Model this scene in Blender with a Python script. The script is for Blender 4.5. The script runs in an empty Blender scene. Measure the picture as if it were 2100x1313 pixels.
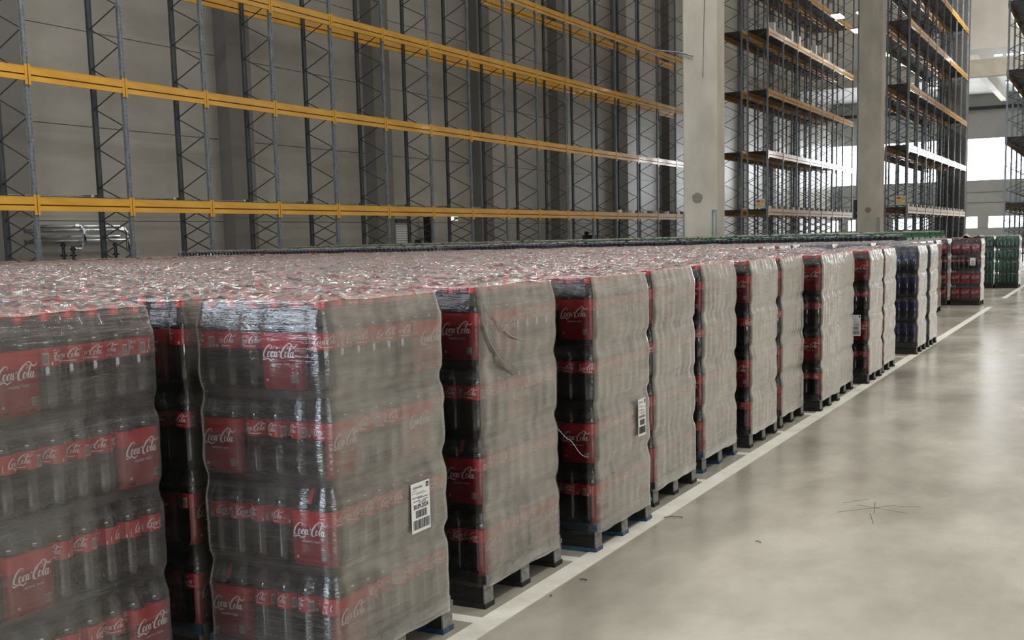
import bpy, math, random
from mathutils import Matrix, Vector, noise
D = bpy.data
SC = bpy.context.scene
COL = SC.collection
PI = math.pi
RND = random.Random(7)

# ------------------------------------------------------------------ camera
F_PX = 2379.9
cam = D.cameras.new('camera'); camo = D.objects.new('camera', cam); COL.objects.link(camo)
cam.sensor_fit = 'HORIZONTAL'; cam.sensor_width = 36.0
cam.lens = F_PX / 2100 * 36.0
cam.shift_x = 0.0
cam.shift_y = (788.4 - 656.5) / 2100
cam.clip_start = 0.05; cam.clip_end = 400
R_ = Vector((0.88763388, 0.45991400, -0.02419109)); U_ = Vector((-0.03518554, 0.12009376, 0.99213883)); F_ = Vector((-0.45920374, 0.87980487, -0.12278161))
CAM = Vector((0, 0, 1.62))
camo.matrix_world = Matrix(((R_.x, U_.x, -F_.x, CAM.x), (R_.y, U_.y, -F_.y, CAM.y), (R_.z, U_.z, -F_.z, CAM.z), (0, 0, 0, 1)))
SC.camera = camo
def in_view(X, Y, Z, m=60):
    d = Vector((X, Y, Z)) - CAM; z = d.dot(F_)
    if z < .3: return False
    x = 1050 + F_PX*d.dot(R_)/z; y = 788.4 - F_PX*d.dot(U_)/z
    return -m < x < 2100+m and -m*4 < y < 1313+m*4

# ------------------------------------------------------------------ world, exposure, lamps
W = D.worlds.new('world'); SC.world = W; W.use_nodes = True
nt = W.node_tree; bg = nt.nodes['Background']
tc = nt.nodes.new('ShaderNodeTexCoord'); sx = nt.nodes.new('ShaderNodeSeparateXYZ'); nt.links.new(tc.outputs['Generated'], sx.inputs[0])
mr = nt.nodes.new('ShaderNodeMapRange'); mr.inputs[1].default_value = -.1; mr.inputs[2].default_value = 1.0
nt.links.new(sx.outputs[2], mr.inputs[0])
rp = nt.nodes.new('ShaderNodeValToRGB'); nt.links.new(mr.outputs[0], rp.inputs[0])
rp.color_ramp.elements[0].color = (.36, .335, .285, 1); rp.color_ramp.elements[1].color = (.86, .87, .88, 1)
e = rp.color_ramp.elements.new(.35); e.color = (.50, .46, .385, 1)
mr2 = nt.nodes.new('ShaderNodeMapRange'); mr2.inputs[1].default_value = -.9; mr2.inputs[2].default_value = .5; mr2.inputs[3].default_value = .22; mr2.inputs[4].default_value = 1.0
nt.links.new(sx.outputs[1], mr2.inputs[0])
mr3 = nt.nodes.new('ShaderNodeMapRange'); mr3.inputs[1].default_value = .35; mr3.inputs[2].default_value = .9   # the hall behind the camera is dim, its roof is not
nt.links.new(sx.outputs[2], mr3.inputs[0])
mx = nt.nodes.new('ShaderNodeMath'); mx.operation = 'MAXIMUM'; nt.links.new(mr2.outputs[0], mx.inputs[0]); nt.links.new(mr3.outputs[0], mx.inputs[1])
nt.links.new(rp.outputs[0], bg.inputs[0]); nt.links.new(mx.outputs[0], bg.inputs[1])
SC.view_settings.view_transform = 'Standard'; SC.view_settings.look = 'None'
SC.cycles.max_bounces = 6; SC.cycles.diffuse_bounces = 3; SC.cycles.glossy_bounces = 3
SC.view_settings.gamma = 1; SC.view_settings.use_curve_mapping = False
SC.view_settings.exposure = 0.2
def area(name, loc, size, power, col, rot=(0, 0, 0)):
    l = D.lights.new(name, 'AREA'); l.shape = 'RECTANGLE'; l.size, l.size_y = size; l.energy = power; l.color = col
    o = D.objects.new(name, l); COL.objects.link(o); o.location = loc; o.rotation_euler = rot
    return o
for i, (x, y) in enumerate([(2.5, 3), (2.5, 11), (2.5, 20), (2.5, 32), (2.5, 48), (-7, 2), (-7, 12), (-8, 24), (-18, 4), (-18, 16)]):
    area('unseen_ceiling_lamp', (x, y, 12.5), (.5, 3.0), 260, (1, .98, .94))  # unseen overhead lamps, added for glints on the film
area('loading_door_daylight', (-10, -9.5, 4.6), (13, 5.0), 1700, (.76, .87, 1), (math.radians(86), 0, math.radians(-20)))
area('side_door_daylight', (11, -4.5, 3.6), (9, 3.4), 420, (.93, .97, 1), (math.radians(88), 0, math.radians(84)))
area('end_panel_fill', (-3.5, 72, 16.2), (8, 8), 1500, (1, .98, .95), (math.radians(60), 0, 0))  # unseen fill light added to brighten the cream end panel

# ------------------------------------------------------------------ materials
def mat(name, col, rough=.6, metal=0, spec=.5, coat=0):
    m = D.materials.new(name); m.use_nodes = True
    b = m.node_tree.nodes['Principled BSDF']
    b.inputs['Base Color'].default_value = (*col, 1); b.inputs['Roughness'].default_value = rough; b.inputs['Metallic'].default_value = metal
    b.inputs['Specular IOR Level'].default_value = spec; b.inputs['Coat Weight'].default_value = coat; b.inputs['Coat Roughness'].default_value = .06
    return m
def noisy(m, c1, c2, scale=3, stretch=(1, 1, 1), detail=6, lo=.35, hi=.65, rough=None, bump=0, bscale=None):
    n = m.node_tree; b = n.nodes['Principled BSDF']; N = n.nodes.new; L = n.links.new
    g = N('ShaderNodeTexCoord'); mp = N('ShaderNodeMapping'); mp.inputs['Scale'].default_value = stretch
    L(g.outputs['Object'], mp.inputs[0])
    t = N('ShaderNodeTexNoise'); t.inputs['Scale'].default_value = scale; t.inputs['Detail'].default_value = detail; t.inputs['Roughness'].default_value = .6
    L(mp.outputs[0], t.inputs[0])
    r = N('ShaderNodeValToRGB'); r.color_ramp.elements[0].position = lo; r.color_ramp.elements[1].position = hi
    r.color_ramp.elements[0].color = (*c1, 1); r.color_ramp.elements[1].color = (*c2, 1)
    L(t.outputs[0], r.inputs[0]); L(r.outputs[0], b.inputs['Base Color'])
    if rough:
        q = N('ShaderNodeMapRange'); q.inputs[3].default_value = rough[0]; q.inputs[4].default_value = rough[1]
        L(t.outputs[0], q.inputs[0]); L(q.outputs[0], b.inputs['Roughness'])
    if bump:
        t2 = N('ShaderNodeTexNoise'); t2.inputs['Scale'].default_value = bscale or scale*4; t2.inputs['Detail'].default_value = 5
        L(mp.outputs[0], t2.inputs[0])
        bp = N('ShaderNodeBump'); bp.inputs['Strength'].default_value = bump; bp.inputs['Distance'].default_value = .01
        L(t2.outputs[0], bp.inputs['Height']); L(bp.outputs[0], b.inputs['Normal'])
    return m
M = {}
M['floor'] = noisy(mat('floor_concrete', (.4, .38, .33), .3), (.25, .228, .182), (.48, .445, .37), 1.1, (1, .55, 1), 10, .32, .68, rough=(.16, .34))
M['line'] = noisy(mat('line_paint', (.7, .68, .6), .45), (.62, .60, .50), (.76, .745, .66), 5, lo=.3, hi=.55)
M['wall'] = noisy(mat('wall_panel', (.2, .19, .17), .38), (.29, .275, .24), (.39, .375, .335), .35, (1, .6, 1.6), 5, rough=(.3, .5))
M['wallfar'] = noisy(mat('far_wall_panel', (.5, .5, .48), .5), (.42, .43, .42), (.52, .52, .50), .3)
M['panel'] = noisy(mat('cream_wall_panel', (.6, .55, .48), .6), (.56, .52, .45), (.64, .60, .53), .5)
M['concrete'] = noisy(mat('column_concrete', (.4, .37, .31), .75), (.40, .37, .305), (.60, .565, .475), 1.3, (1, 1, .5), 8, .25, .7, bump=.15)
M['darkconc'] = noisy(mat('dark_grey_concrete', (.12, .11, .10), .8), (.10,.095,.085), (.15,.14,.125), 1)  # column concrete that is dark grey itself
M['beamc'] = noisy(mat('beam_concrete', (.42, .38, .31), .75), (.38, .34, .27), (.47, .43, .35), 1.3)
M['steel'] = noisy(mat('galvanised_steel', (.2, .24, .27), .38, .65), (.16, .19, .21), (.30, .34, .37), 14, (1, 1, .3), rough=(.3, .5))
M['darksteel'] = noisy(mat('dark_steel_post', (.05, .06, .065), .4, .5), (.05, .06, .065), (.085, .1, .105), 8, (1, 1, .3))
M['brace'] = mat('brace_steel', (.075, .08, .085), .45, .6)
M['yellow'] = noisy(mat('yellow_beam_enamel', (.74, .38, .02), .3, 0, .5, .4), (.66, .33, .018), (.78, .41, .03), 3, (1, .3, 1))
M['shadowgap'] = mat('groove_shade', (.10, .03, .012), .6)  # dark colour puts the shade into the groove between the profiles
M['deck'] = mat('dark_rack_decking', (.03, .034, .035), .6)
M['chrome'] = mat('polished_duct', (.62, .64, .66), .16, 1)
M['black'] = mat('black_plastic', (.012, .012, .014), .4)
M['white'] = mat('white_paper', (.78, .78, .76), .5)
M['ink'] = mat('black_ink', (.02, .02, .022), .5)
M['greyink'] = mat('grey_print', (.35, .35, .35), .6)
M['cola'] = mat('cola_in_bottle', (.007, .004, .003), .07, 0, .6, .5)
M['red'] = mat('red_bottle_label', (.50, .012, .02), .3, 0, .5, .3)
M['redcap'] = mat('red_cap', (.80, .05, .05), .35)
M['logo'] = mat('white_lettering', (.8, .76, .75), .4)
M['label_grey'] = mat('label_print_grey', (.5, .47, .45), .5)
M['wood'] = noisy(mat('grey_pallet_wood', (.2, .2, .18), .8), (.13, .13, .12), (.29, .285, .255), 6, (1.5, 9, 9), bump=.3)
M['woodblue'] = noisy(mat('blue_painted_pallet', (.02, .06, .12), .6), (.012, .04, .09), (.05, .11, .17), 6, (1.5, 6, 6))
M['woodfilm'] = noisy(mat('deck_board_blue_grey', (.14, .17, .18), .45), (.08, .11, .13), (.24, .26, .26), 5, (2, 5, 5), bump=.3)
M['wooddark'] = noisy(mat('dark_shaded_stringer_wood', (.03, .03, .027), .85), (.010, .0095, .009), (.024, .023, .020), 6, (2, 9, 9))  # dark wood, with the deep shade under the deck in its colour
M['bluelabel'] = mat('blue_bottle_label', (.02, .028, .17), .3, 0, .5, .3)
M['bluecap'] = mat('blue_cap', (.22, .25, .38), .4)
M['darkdrink'] = mat('dark_blue_drink', (.008, .010, .04), .07, 0, .6, .5)
M['green'] = mat('green_bottle', (.014, .115, .065), .12, 0, .5, .3)
M['greenlabel'] = mat('green_label', (.02, .13, .06), .35)
M['greencap'] = mat('green_cap', (.14, .33, .17), .4)
M['signyellow'] = mat('yellow_card', (.75, .6, .12), .5)
M['exitgreen'] = mat('exit_green', (.02, .35, .12), .5)
M['redrim'] = mat('dark_red', (.25, .01, .012), .5)

def emit(name, col, s):
    m = D.materials.new(name); m.use_nodes = True; n = m.node_tree; n.nodes.clear()
    e_ = n.nodes.new('ShaderNodeEmission'); o = n.nodes.new('ShaderNodeOutputMaterial')
    e_.inputs[0].default_value = (*col, 1); e_.inputs[1].default_value = s; n.links.new(e_.outputs[0], o.inputs[0]); return m
M['day'] = emit('daylight_glass', (.93, .97, 1), 8)
M['lamp'] = emit('lamp_glow', (1, .98, .94), 14)
M['exitlit'] = emit('exit_sign_lit', (.75, 1, .85), 1.6)

def clear_mat(name, tint, tr, rough, body):
    """thin clear plastic: see-through with a glossy skin"""
    m = D.materials.new(name); m.use_nodes = True; n = m.node_tree; n.nodes.clear(); N = n.nodes.new; L = n.links.new
    t = N('ShaderNodeBsdfTransparent'); t.inputs[0].default_value = (*tint, 1)
    d = N('ShaderNodeBsdfDiffuse'); d.inputs[0].default_value = (*body, 1)
    g = N('ShaderNodeBsdfGlossy'); g.inputs['Roughness'].default_value = rough
    fr = N('ShaderNodeFresnel'); fr.inputs[0].default_value = 1.6
    m1 = N('ShaderNodeMixShader'); m1.inputs[0].default_value = 1-tr; L(t.outputs[0], m1.inputs[1]); L(d.outputs[0], m1.inputs[2])
    m2 = N('ShaderNodeMixShader'); L(fr.outputs[0], m2.inputs[0]); L(m1.outputs[0], m2.inputs[1]); L(g.outputs[0], m2.inputs[2])
    o = N('ShaderNodeOutputMaterial'); L(m2.outputs[0], o.inputs[0]); return m
M['capshade'] = mat('dark_cap_shade', (.02, .012, .012), .25)  # near-black colour for the painted shade over the lower caps
M['foldwhite'] = clear_mat('bunched_film', (.95, .95, .93), .45, .3, (.52, .51, .47))
M['neck'] = clear_mat('clear_bottle_neck', (.82, .82, .80), .72, .08, (.12, .11, .09))
M['panelred'] = clear_mat('red_printed_shrink_film', (.45, .04, .05), .22, .16, (.34, .009, .02))
M['greenclear'] = clear_mat('clear_green_pet', (.35, .75, .5), .45, .1, (.04, .22, .1))

def film_mat(name, tau, layers=2.6, top=False, streak=(1.2, 1.2, 14), rough=.13, bumpd=.006, body=(.62, .62, .60)):
    """stretch film: several loose layers, so haze grows with the path through it and the gloss adds up over the layers"""
    m = D.materials.new(name); m.use_nodes = True; n = m.node_tree; n.nodes.clear(); N = n.nodes.new; L = n.links.new
    def mth(op, a, b=None):
        x = N('ShaderNodeMath'); x.operation = op
        for i_, v in enumerate((a, b)):
            if v is None: continue
            if isinstance(v, (int, float)): x.inputs[i_].default_value = v
            else: L(v, x.inputs[i_])
        return x.outputs[0]
    tcn = N('ShaderNodeTexCoord'); oi = N('ShaderNodeObjectInfo')
    add = N('ShaderNodeVectorMath'); add.operation = 'ADD'; cmb = N('ShaderNodeCombineXYZ')
    r10 = mth('MULTIPLY', oi.outputs['Random'], 37.0)
    L(r10, cmb.inputs[0]); L(r10, cmb.inputs[1]); L(tcn.outputs['Object'], add.inputs[0]); L(cmb.outputs[0], add.inputs[1])
    mp = N('ShaderNodeMapping'); mp.inputs['Scale'].default_value = streak; mp.inputs['Rotation'].default_value = (.10, -.07, 0)
    L(add.outputs[0], mp.inputs[0])
    t1 = N('ShaderNodeTexNoise'); t1.inputs['Scale'].default_value = 2.2; t1.inputs['Detail'].default_value = 5; t1.inputs['Roughness'].default_value = .62
    L(mp.outputs[0], t1.inputs[0])
    t2 = N('ShaderNodeTexNoise'); t2.inputs['Scale'].default_value = 3.0; t2.inputs['Detail'].default_value = 4; t2.inputs['Distortion'].default_value = 1.2
    L(add.outputs[0], t2.inputs[0])
    t3 = N('ShaderNodeTexNoise'); t3.inputs['Scale'].default_value = 26 if not top else 14; t3.inputs['Detail'].default_value = 3; t3.inputs['Distortion'].default_value = 2.0
    L(add.outputs[0], t3.inputs[0])
    # cloud: tau varies over the sheet
    s1 = N('ShaderNodeMapRange'); s1.inputs[1].default_value = .42; s1.inputs[2].default_value = .72; L(t1.outputs[0], s1.inputs[0])
    s2 = N('ShaderNodeMapRange'); s2.inputs[1].default_value = .38; s2.inputs[2].default_value = .70; L(t2.outputs[0], s2.inputs[0])
    cl = mth('ADD', mth('MULTIPLY', s1.outputs[0], .8), mth('MULTIPLY', s2.outputs[0], .9))
    tt = mth('MULTIPLY', mth('ADD', cl, .35), tau)
    bp = N('ShaderNodeBump'); bp.inputs['Distance'].default_value = bumpd; bp.inputs['Strength'].default_value = 1.0
    L(mth('ADD', t1.outputs[0], mth('MULTIPLY', t3.outputs[0], .10)), bp.inputs['Height'])
    ge = N('ShaderNodeNewGeometry'); dt = N('ShaderNodeVectorMath'); dt.operation = 'DOT_PRODUCT'
    L(ge.outputs['Incoming'], dt.inputs[0]); L(ge.outputs['Normal'], dt.inputs[1])
    cs = mth('MAXIMUM', mth('ABSOLUTE', dt.outputs['Value']), .05)
    hz = mth('SUBTRACT', 1.0, mth('POWER', 2.71828, mth('MULTIPLY', mth('DIVIDE', tt, cs), -1.0)))
    fr = N('ShaderNodeFresnel'); fr.inputs[0].default_value = 1.48; L(bp.outputs[0], fr.inputs['Normal'])
    k = mth('SUBTRACT', 1.0, mth('POWER', mth('SUBTRACT', 1.0, fr.outputs[0]), layers))
    t = N('ShaderNodeBsdfTransparent'); t.inputs[0].default_value = (.97, .97, .965, 1)
    d = N('ShaderNodeBsdfDiffuse'); d.inputs[0].default_value = (*body, 1)
    tl = N('ShaderNodeBsdfTranslucent'); tl.inputs[0].default_value = (*body, 1)
    ml = N('ShaderNodeMixShader'); ml.inputs[0].default_value = .25; L(d.outputs[0], ml.inputs[1]); L(tl.outputs[0], ml.inputs[2])
    g = N('ShaderNodeBsdfGlossy'); g.inputs['Roughness'].default_value = rough; g.inputs[0].default_value = (.95, .95, .95, 1); L(bp.outputs[0], g.inputs['Normal'])
    m1 = N('ShaderNodeMixShader'); L(hz, m1.inputs[0]); L(t.outputs[0], m1.inputs[1]); L(ml.outputs[0], m1.inputs[2])
    m2 = N('ShaderNodeMixShader'); L(k, m2.inputs[0]); L(m1.outputs[0], m2.inputs[1]); L(g.outputs[0], m2.inputs[2])
    o = N('ShaderNodeOutputMaterial'); L(m2.outputs[0], o.inputs[0]); return m
M['film_hazy'] = film_mat('stretch_film_many_turns', .085, 2.4, bumpd=.009)
M['film_clear'] = film_mat('stretch_film_few_turns', .018, 1.0)
M['film_side'] = film_mat('stretch_film_side_glare', .20, 3.0, bumpd=.005, rough=.2, body=(.56, .525, .45))  # aisle-side film coloured hazier and browner for its grazing-angle glare
M['film_top'] = film_mat('crumpled_top_film', .085, 1.2, True, (3, 3, 3), .22, .010, (.70, .56, .49))  # pink of the red caps showing through is put into the film colour

# ------------------------------------------------------------------ mesh builder
class MB:
    def __init__(s): s.v = []; s.f = []; s.m = []; s.mats = []
    def mi(s, m):
        m = M[m] if isinstance(m, str) else m
        if m not in s.mats: s.mats.append(m)
        return s.mats.index(m)
    def add(s, vs, fs, m):
        k = len(s.v); i = s.mi(m); s.v += [tuple(v) for v in vs]; s.f += [tuple(a+k for a in f) for f in fs]; s.m += [i]*len(fs)
    def box(s, x0, x1, y0, y1, z0, z1, m):
        s.add([(x0,y0,z0),(x1,y0,z0),(x1,y1,z0),(x0,y1,z0),(x0,y0,z1),(x1,y0,z1),(x1,y1,z1),(x0,y1,z1)],
              [(0,3,2,1),(4,5,6,7),(0,1,5,4),(1,2,6,5),(2,3,7,6),(3,0,4,7)], m)
    def bar(s, a, b, w, h, m):
        a = Vector(a); b = Vector(b); d = (b-a).normalized(); up = Vector((0,0,1)) if abs(d.z) < .95 else Vector((0,1,0))
        x = d.cross(up).normalized()*w/2; y = x.cross(d).normalized()*h/2
        s.add([a-x-y,a+x-y,a+x+y,a-x+y,b-x-y,b+x-y,b+x+y,b-x+y], [(0,3,2,1),(4,5,6,7),(0,1,5,4),(1,2,6,5),(2,3,7,6),(3,0,4,7)], m)
    def tube(s, pts, r, m, n=10):
        pts = [Vector(p) for p in pts]; vs = []; fs = []
        for i, p in enumerate(pts):
            d = (pts[min(i+1, len(pts)-1)]-pts[max(i-1, 0)]).normalized(); up = Vector((0,0,1)) if abs(d.z) < .9 else Vector((0,1,0))
            x = d.cross(up).normalized(); y = x.cross(d)
            vs += [p + r*(math.cos(2*PI*k/n)*x + math.sin(2*PI*k/n)*y) for k in range(n)]
        for i in range(len(pts)-1):
            fs += [(i*n+k, i*n+(k+1)%n, (i+1)*n+(k+1)%n, (i+1)*n+k) for k in range(n)]
        fs += [tuple(range(n)), tuple(range((len(pts)-1)*n+n-1, (len(pts)-1)*n-1, -1))]
        s.add(vs, fs, m)
    def lathe(s, prof, m, n=16, cx=0, cy=0, cap=True):
        """prof: list of (r, z[, matname]); m default"""
        for i in range(len(prof)-1):
            (r0, z0), (r1, z1) = prof[i][:2], prof[i+1][:2]; mm = prof[i][2] if len(prof[i]) > 2 else m
            vs = [(cx+r0*math.cos(2*PI*k/n), cy+r0*math.sin(2*PI*k/n), z0) for k in range(n)]+[(cx+r1*math.cos(2*PI*k/n), cy+r1*math.sin(2*PI*k/n), z1) for k in range(n)]
            s.add(vs, [(k, (k+1)%n, n+(k+1)%n, n+k) for k in range(n)], mm)
        if cap:
            r1, z1 = prof[-1][:2]
            s.add([(cx+r1*math.cos(2*PI*k/n), cy+r1*math.sin(2*PI*k/n), z1) for k in range(n)], [tuple(range(n))], prof[-1][2] if len(prof[-1]) > 2 else m)
    def mesh(s, name, smooth=False):
        me = D.meshes.new(name); me.from_pydata(s.v, [], s.f)
        for m in s.mats: me.materials.append(m)
        me.polygons.foreach_set('material_index', s.m)
        if smooth:
            me.polygons.foreach_set('use_smooth', [True]*len(s.f))
        me.update()
        return me
    def obj(s, name, parent=None, smooth=False, loc=None):
        return link(name, s.mesh(name, smooth), parent, loc)
def weld(me):
    import bmesh
    bm = bmesh.new(); bm.from_mesh(me); bmesh.ops.remove_doubles(bm, verts=bm.verts, dist=1e-5); bm.to_mesh(me); bm.free()
    return me
def link(name, me, parent=None, loc=None, rz=0):
    o = D.objects.new(name, me); COL.objects.link(o); o.parent = parent
    if loc: o.location = loc
    if rz: o.rotation_euler.z = rz
    return o
def tag(o, label=None, cat=None, group=None, kind=None):
    if label: o['label'] = label
    if cat: o['category'] = cat
    if group: o['group'] = group
    if kind: o['kind'] = kind
    return o
def empty(name, loc=(0,0,0), rz=0):
    o = D.objects.new(name, None); COL.objects.link(o); o.location = loc; o.rotation_euler.z = rz; o.empty_display_size = .1; return o
ORD = ['zeroth','first','second','third','fourth','fifth','sixth','seventh','eighth','ninth','tenth','eleventh','twelfth','thirteenth','fourteenth','fifteenth','sixteenth','seventeenth','eighteenth','nineteenth','twentieth','twenty-first','twenty-second','twenty-third','twenty-fourth','twenty-fifth','twenty-sixth','twenty-seventh','twenty-eighth','twenty-ninth','thirtieth']

# ------------------------------------------------------------------ script lettering drawn as pen strokes
def crom(P, n=7, closed=False):
    out = []; N = len(P); rng = N if closed else N-1
    for i in range(rng):
        g = (lambda j: P[j % N]) if closed else (lambda j: P[max(0, min(N-1, j))])
        p0, p1, p2, p3 = g(i-1), g(i), g(i+1), g(i+2)
        for k in range(n):
            t = k/n
            out.append(tuple(.5*((2*p1[q])+(-p0[q]+p2[q])*t+(2*p0[q]-5*p1[q]+4*p2[q]-p3[q])*t*t+(-p0[q]+3*p1[q]-3*p2[q]+p3[q])*t**3) for q in (0, 1)))
    out.append(P[0] if closed else P[-1])
    return out
def oval(cx, cy, rx, ry):
    return [(cx+rx*math.cos(a), cy+ry*math.sin(a)) for a in [PI*.35+2*PI*i/8 for i in range(8)]]
STROKES = [
    ([(.86,.68),(.93,.84),(.80,.99),(.54,.93),(.30,.66),(.17,.30),(.22,.03),(.44,-.06),(.62,.06)], 0, 1.25),
    ([(.20,.10),(.13,-.10),(.24,-.22),(.50,-.17),(.76,-.12),(.96,-.22),(1.10,-.27),(1.24,-.17),(1.42,-.15)], 0, .9),
    (oval(.76,.22,.13,.22), 1, 1), ([(.86,.34),(.95,.30),(1.02,.36)], 0, .5),
    ([(1.22,.33),(1.20,.42),(1.10,.42),(1.01,.26),(1.01,.08),(1.12,.01),(1.26,.10)], 0, 1),
    (oval(1.42,.22,.12,.21), 1, 1), ([(1.57,.44),(1.53,.20),(1.55,.03),(1.64,.03),(1.70,.12)], 0, 1),
    ([(1.74,.50),(1.80,.46),(1.86,.44)], 0, 1.6),
    ([(2.60,.64),(2.70,.80),(2.62,.96),(2.40,.95),(2.14,.66),(2.00,.30),(2.05,.01),(2.26,-.09),(2.50,.03)], 0, 1.35),
    ([(2.24,.50),(2.34,.84),(2.60,1.12),(2.90,1.12),(3.12,.90),(3.34,.84),(3.52,.98),(3.50,1.08)], 0, .9),
    (oval(2.58,.22,.13,.22), 1, 1), ([(2.68,.34),(2.76,.30),(2.82,.36)], 0, .5),
    ([(2.80,.20),(2.92,.46),(3.06,.86),(3.03,1.00),(2.93,.88),(2.87,.50),(2.85,.12),(2.93,.0),(3.03,.10)], 0, 1),
    (oval(3.18,.22,.12,.21), 1, 1), ([(3.34,.44),(3.30,.20),(3.32,.02),(3.44,.03),(3.58,.20)], 0, 1)]
def lettering(n=5):
    """-> verts (x, y) in a box 1 wide, and quads"""
    V = []; Q = []
    for P, closed, wt in STROKES:
        pts = crom(P, n, closed); k0 = len(V)
        for i, p in enumerate(pts):
            a = pts[i-1] if i else (pts[-2] if closed else pts[0]); b = pts[i+1] if i+1 < len(pts) else (pts[1] if closed else pts[-1])
            dx, dy = b[0]-a[0], b[1]-a[1]; l = math.hypot(dx, dy) or 1; dx /= l; dy /= l
            dn = max(0, -(dy*.96+dx*.1))
            w = (.022 + .052*dn)*wt
            if wt == .9: w = .02+.035*abs(dx)
            t = i/(len(pts)-1)
            if not closed: w *= .35+.65*min(1, 5*min(t, 1-t)+.2)
            for sg in (-1, 1):
                x = p[0]-dy*w*sg; y = p[1]+dx*w*sg
                V.append(((x+.24*y-.1)/3.75, y/3.75))
        for i in range(len(pts)-1): Q.append((k0+2*i, k0+2*i+1, k0+2*i+3, k0+2*i+2))
    return V, Q
LV, LQ = lettering()
LV2, LQ2 = lettering(3)

# ------------------------------------------------------------------ bottle
LH = .32           # height of a layer of bottles
DZ = .15           # pallet height
BR = .0485
def bottle_mb(liq, neck, n=14):
    b = MB()
    b.lathe([(.036,0,liq),(.0475,.012,liq),(BR,.03,liq),(BR,.125,liq),(.0462,.140,liq),(.0462,.206,liq),(BR,.212,liq),(.0478,.226,liq),(.043,.236,neck),(.033,.254,neck),(.022,.273,neck),(.0145,.288,neck),(.0135,.292,neck),(.0135,.300,neck)], liq, n)
    return b
def label_mb(m, rot, script=True, n=22):
    b = MB(); r = .0472
    b.lathe([(r,.145),(r,.205)], m, n, cap=False)
    if script:
        for off in (0, PI):
            wd = .098; vs = []
            for (x, y) in LV:
                a = rot+off+(x-.5)*wd/r; z = .166+y*wd
                vs.append(((r+.0007)*math.cos(a), (r+.0007)*math.sin(a), z))
            b.add(vs, LQ, 'logo')
            def patch(a0, a1, z0, z1, mm, e=.0007):
                k = 3; vs = []
                for q in range(k+1):
                    a = rot+off+a0+(a1-a0)*q/k; vs += [((r+e)*math.cos(a), (r+e)*math.sin(a), z0), ((r+e)*math.cos(a), (r+e)*math.sin(a), z1)]
                b.add(vs, [(2*q, 2*q+2, 2*q+3, 2*q+1) for q in range(k)], mm)
            patch(-.55, .55, .153, .1565, 'logo')                      # thin line of small print under the script
            if off == 0:
                patch(1.30, 1.72, .150, .188, 'label_grey')            # barcode block
                for q in range(7): patch(1.34+q*.05, 1.34+q*.05+.022, .154, .182, 'ink', .0010)
                patch(1.86, 1.98, .148, .158, 'logo')
                for q in range(4): patch(2.05, 2.3, .166+q*.009, .169+q*.009, 'logo', .0008)
            else:
                patch(1.40, 1.50, .148, .160, 'logo'); patch(1.75, 1.80, .150, .170, 'logo'); patch(1.765, 1.785, .170, .176, 'logo')
    return b
def cap_mb(m, n=12):
    b = MB(); b.lathe([(.0150,.294),(.0155,.297),(.0155,.313),(.0140,.3165)], m, n)
    b.lathe([(.0165,.288),(.0165,.291)], m, n)
    return b
KIND = {'cola': dict(liq='cola', neck='neck', lab='red', cap='redcap'),
        'blue': dict(liq='darkdrink', neck='neck', lab='bluelabel', cap='bluecap'),
        'green': dict(liq='green', neck='greenclear', lab='greenlabel', cap='greencap')}
ME = {}
for kk, q in KIND.items():
    ME[kk, 'bottle'] = weld(bottle_mb(q['liq'], q['neck']).mesh('soda_bottle', True))
    ME[kk, 'cap'] = cap_mb(q['cap']).mesh('bottle_cap')
    for r_ in range(5):
        if kk == 'cola' or r_ == 0:
            ME[kk, 'label', r_] = label_mb(q['lab'], r_*1.31+.4, kk == 'cola').mesh('bottle_label')
def text_mesh(s, size, bold=False):
    c = D.curves.new('t', 'FONT'); c.body = s; c.size = size; c.align_x = 'CENTER'; c.align_y = 'CENTER'; c.resolution_u = 2
    if bold: c.offset = size*.035
    o = D.objects.new('t', c); COL.objects.link(o); dg = bpy.context.evaluated_depsgraph_get(); dg.update()
    me = D.meshes.new_from_object(o.evaluated_get(dg)); D.objects.remove(o)
    V = [tuple(v.co[:2]) for v in me.vertices]; Fs = [tuple(p.vertices) for p in me.polygons]; D.meshes.remove(me); return V, Fs
TV, TF = text_mesh('ORIGINAL TASTE', .0105)
def panel_mb(w, side=False):
    """printed end of a shrink-wrapped six pack, lies in the x-z plane facing -y, centred on x=0"""
    b = MB(); nx, nz = 14, 8
    def dep(x):      # follows the two bottles softly
        t = abs(x)/(w/2)
        return .004*math.cos(2*PI*x/(w/2))*0.35 + .020*max(0, (t-.78)/.22)**2
    def dz(z):
        return .010*max(0, (.03-z)/.03)**2
    vs = [((i/nx-.5)*w, dep((i/nx-.5)*w)+dz(.203*k/nz), .203*k/nz) for k in range(nz+1) for i in range(nx+1)]
    b.add(vs, [(k*(nx+1)+i, k*(nx+1)+i+1, (k+1)*(nx+1)+i+1, (k+1)*(nx+1)+i) for k in range(nz) for i in range(nx)], 'panelred')
    vs = [((i/nx-.5)*w, dep((i/nx-.5)*w)-.0006, z) for z in (.150, .203) for i in range(nx+1)]
    b.add(vs, [(i, i+1, nx+2+i, nx+1+i) for i in range(nx)], 'red')
    lw = w*.80
    b.add([((x-.5)*lw, dep((x-.5)*lw)-.0016, .118+y*lw*1.05) for x, y in LV], LQ, 'logo')
    b.add([(x, dep(x)-.0016, .093+y) for x, y in TV], TF, 'logo')
    b.box(w*.22, w*.36, -.0002+dep(w*.3)-.001, dep(w*.3)-.0006, .028, .055, 'label_grey')
    for q in range(6): b.box(w*.225+q*.0045, w*.225+q*.0045+.002, dep(w*.3)-.0020, dep(w*.3)-.0010, .030, .053, 'ink')
    b.box(-w*.34, -w*.28, dep(w*.3)-.0016, dep(w*.3)-.0008, .03, .04, 'label_grey')
    return b
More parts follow.
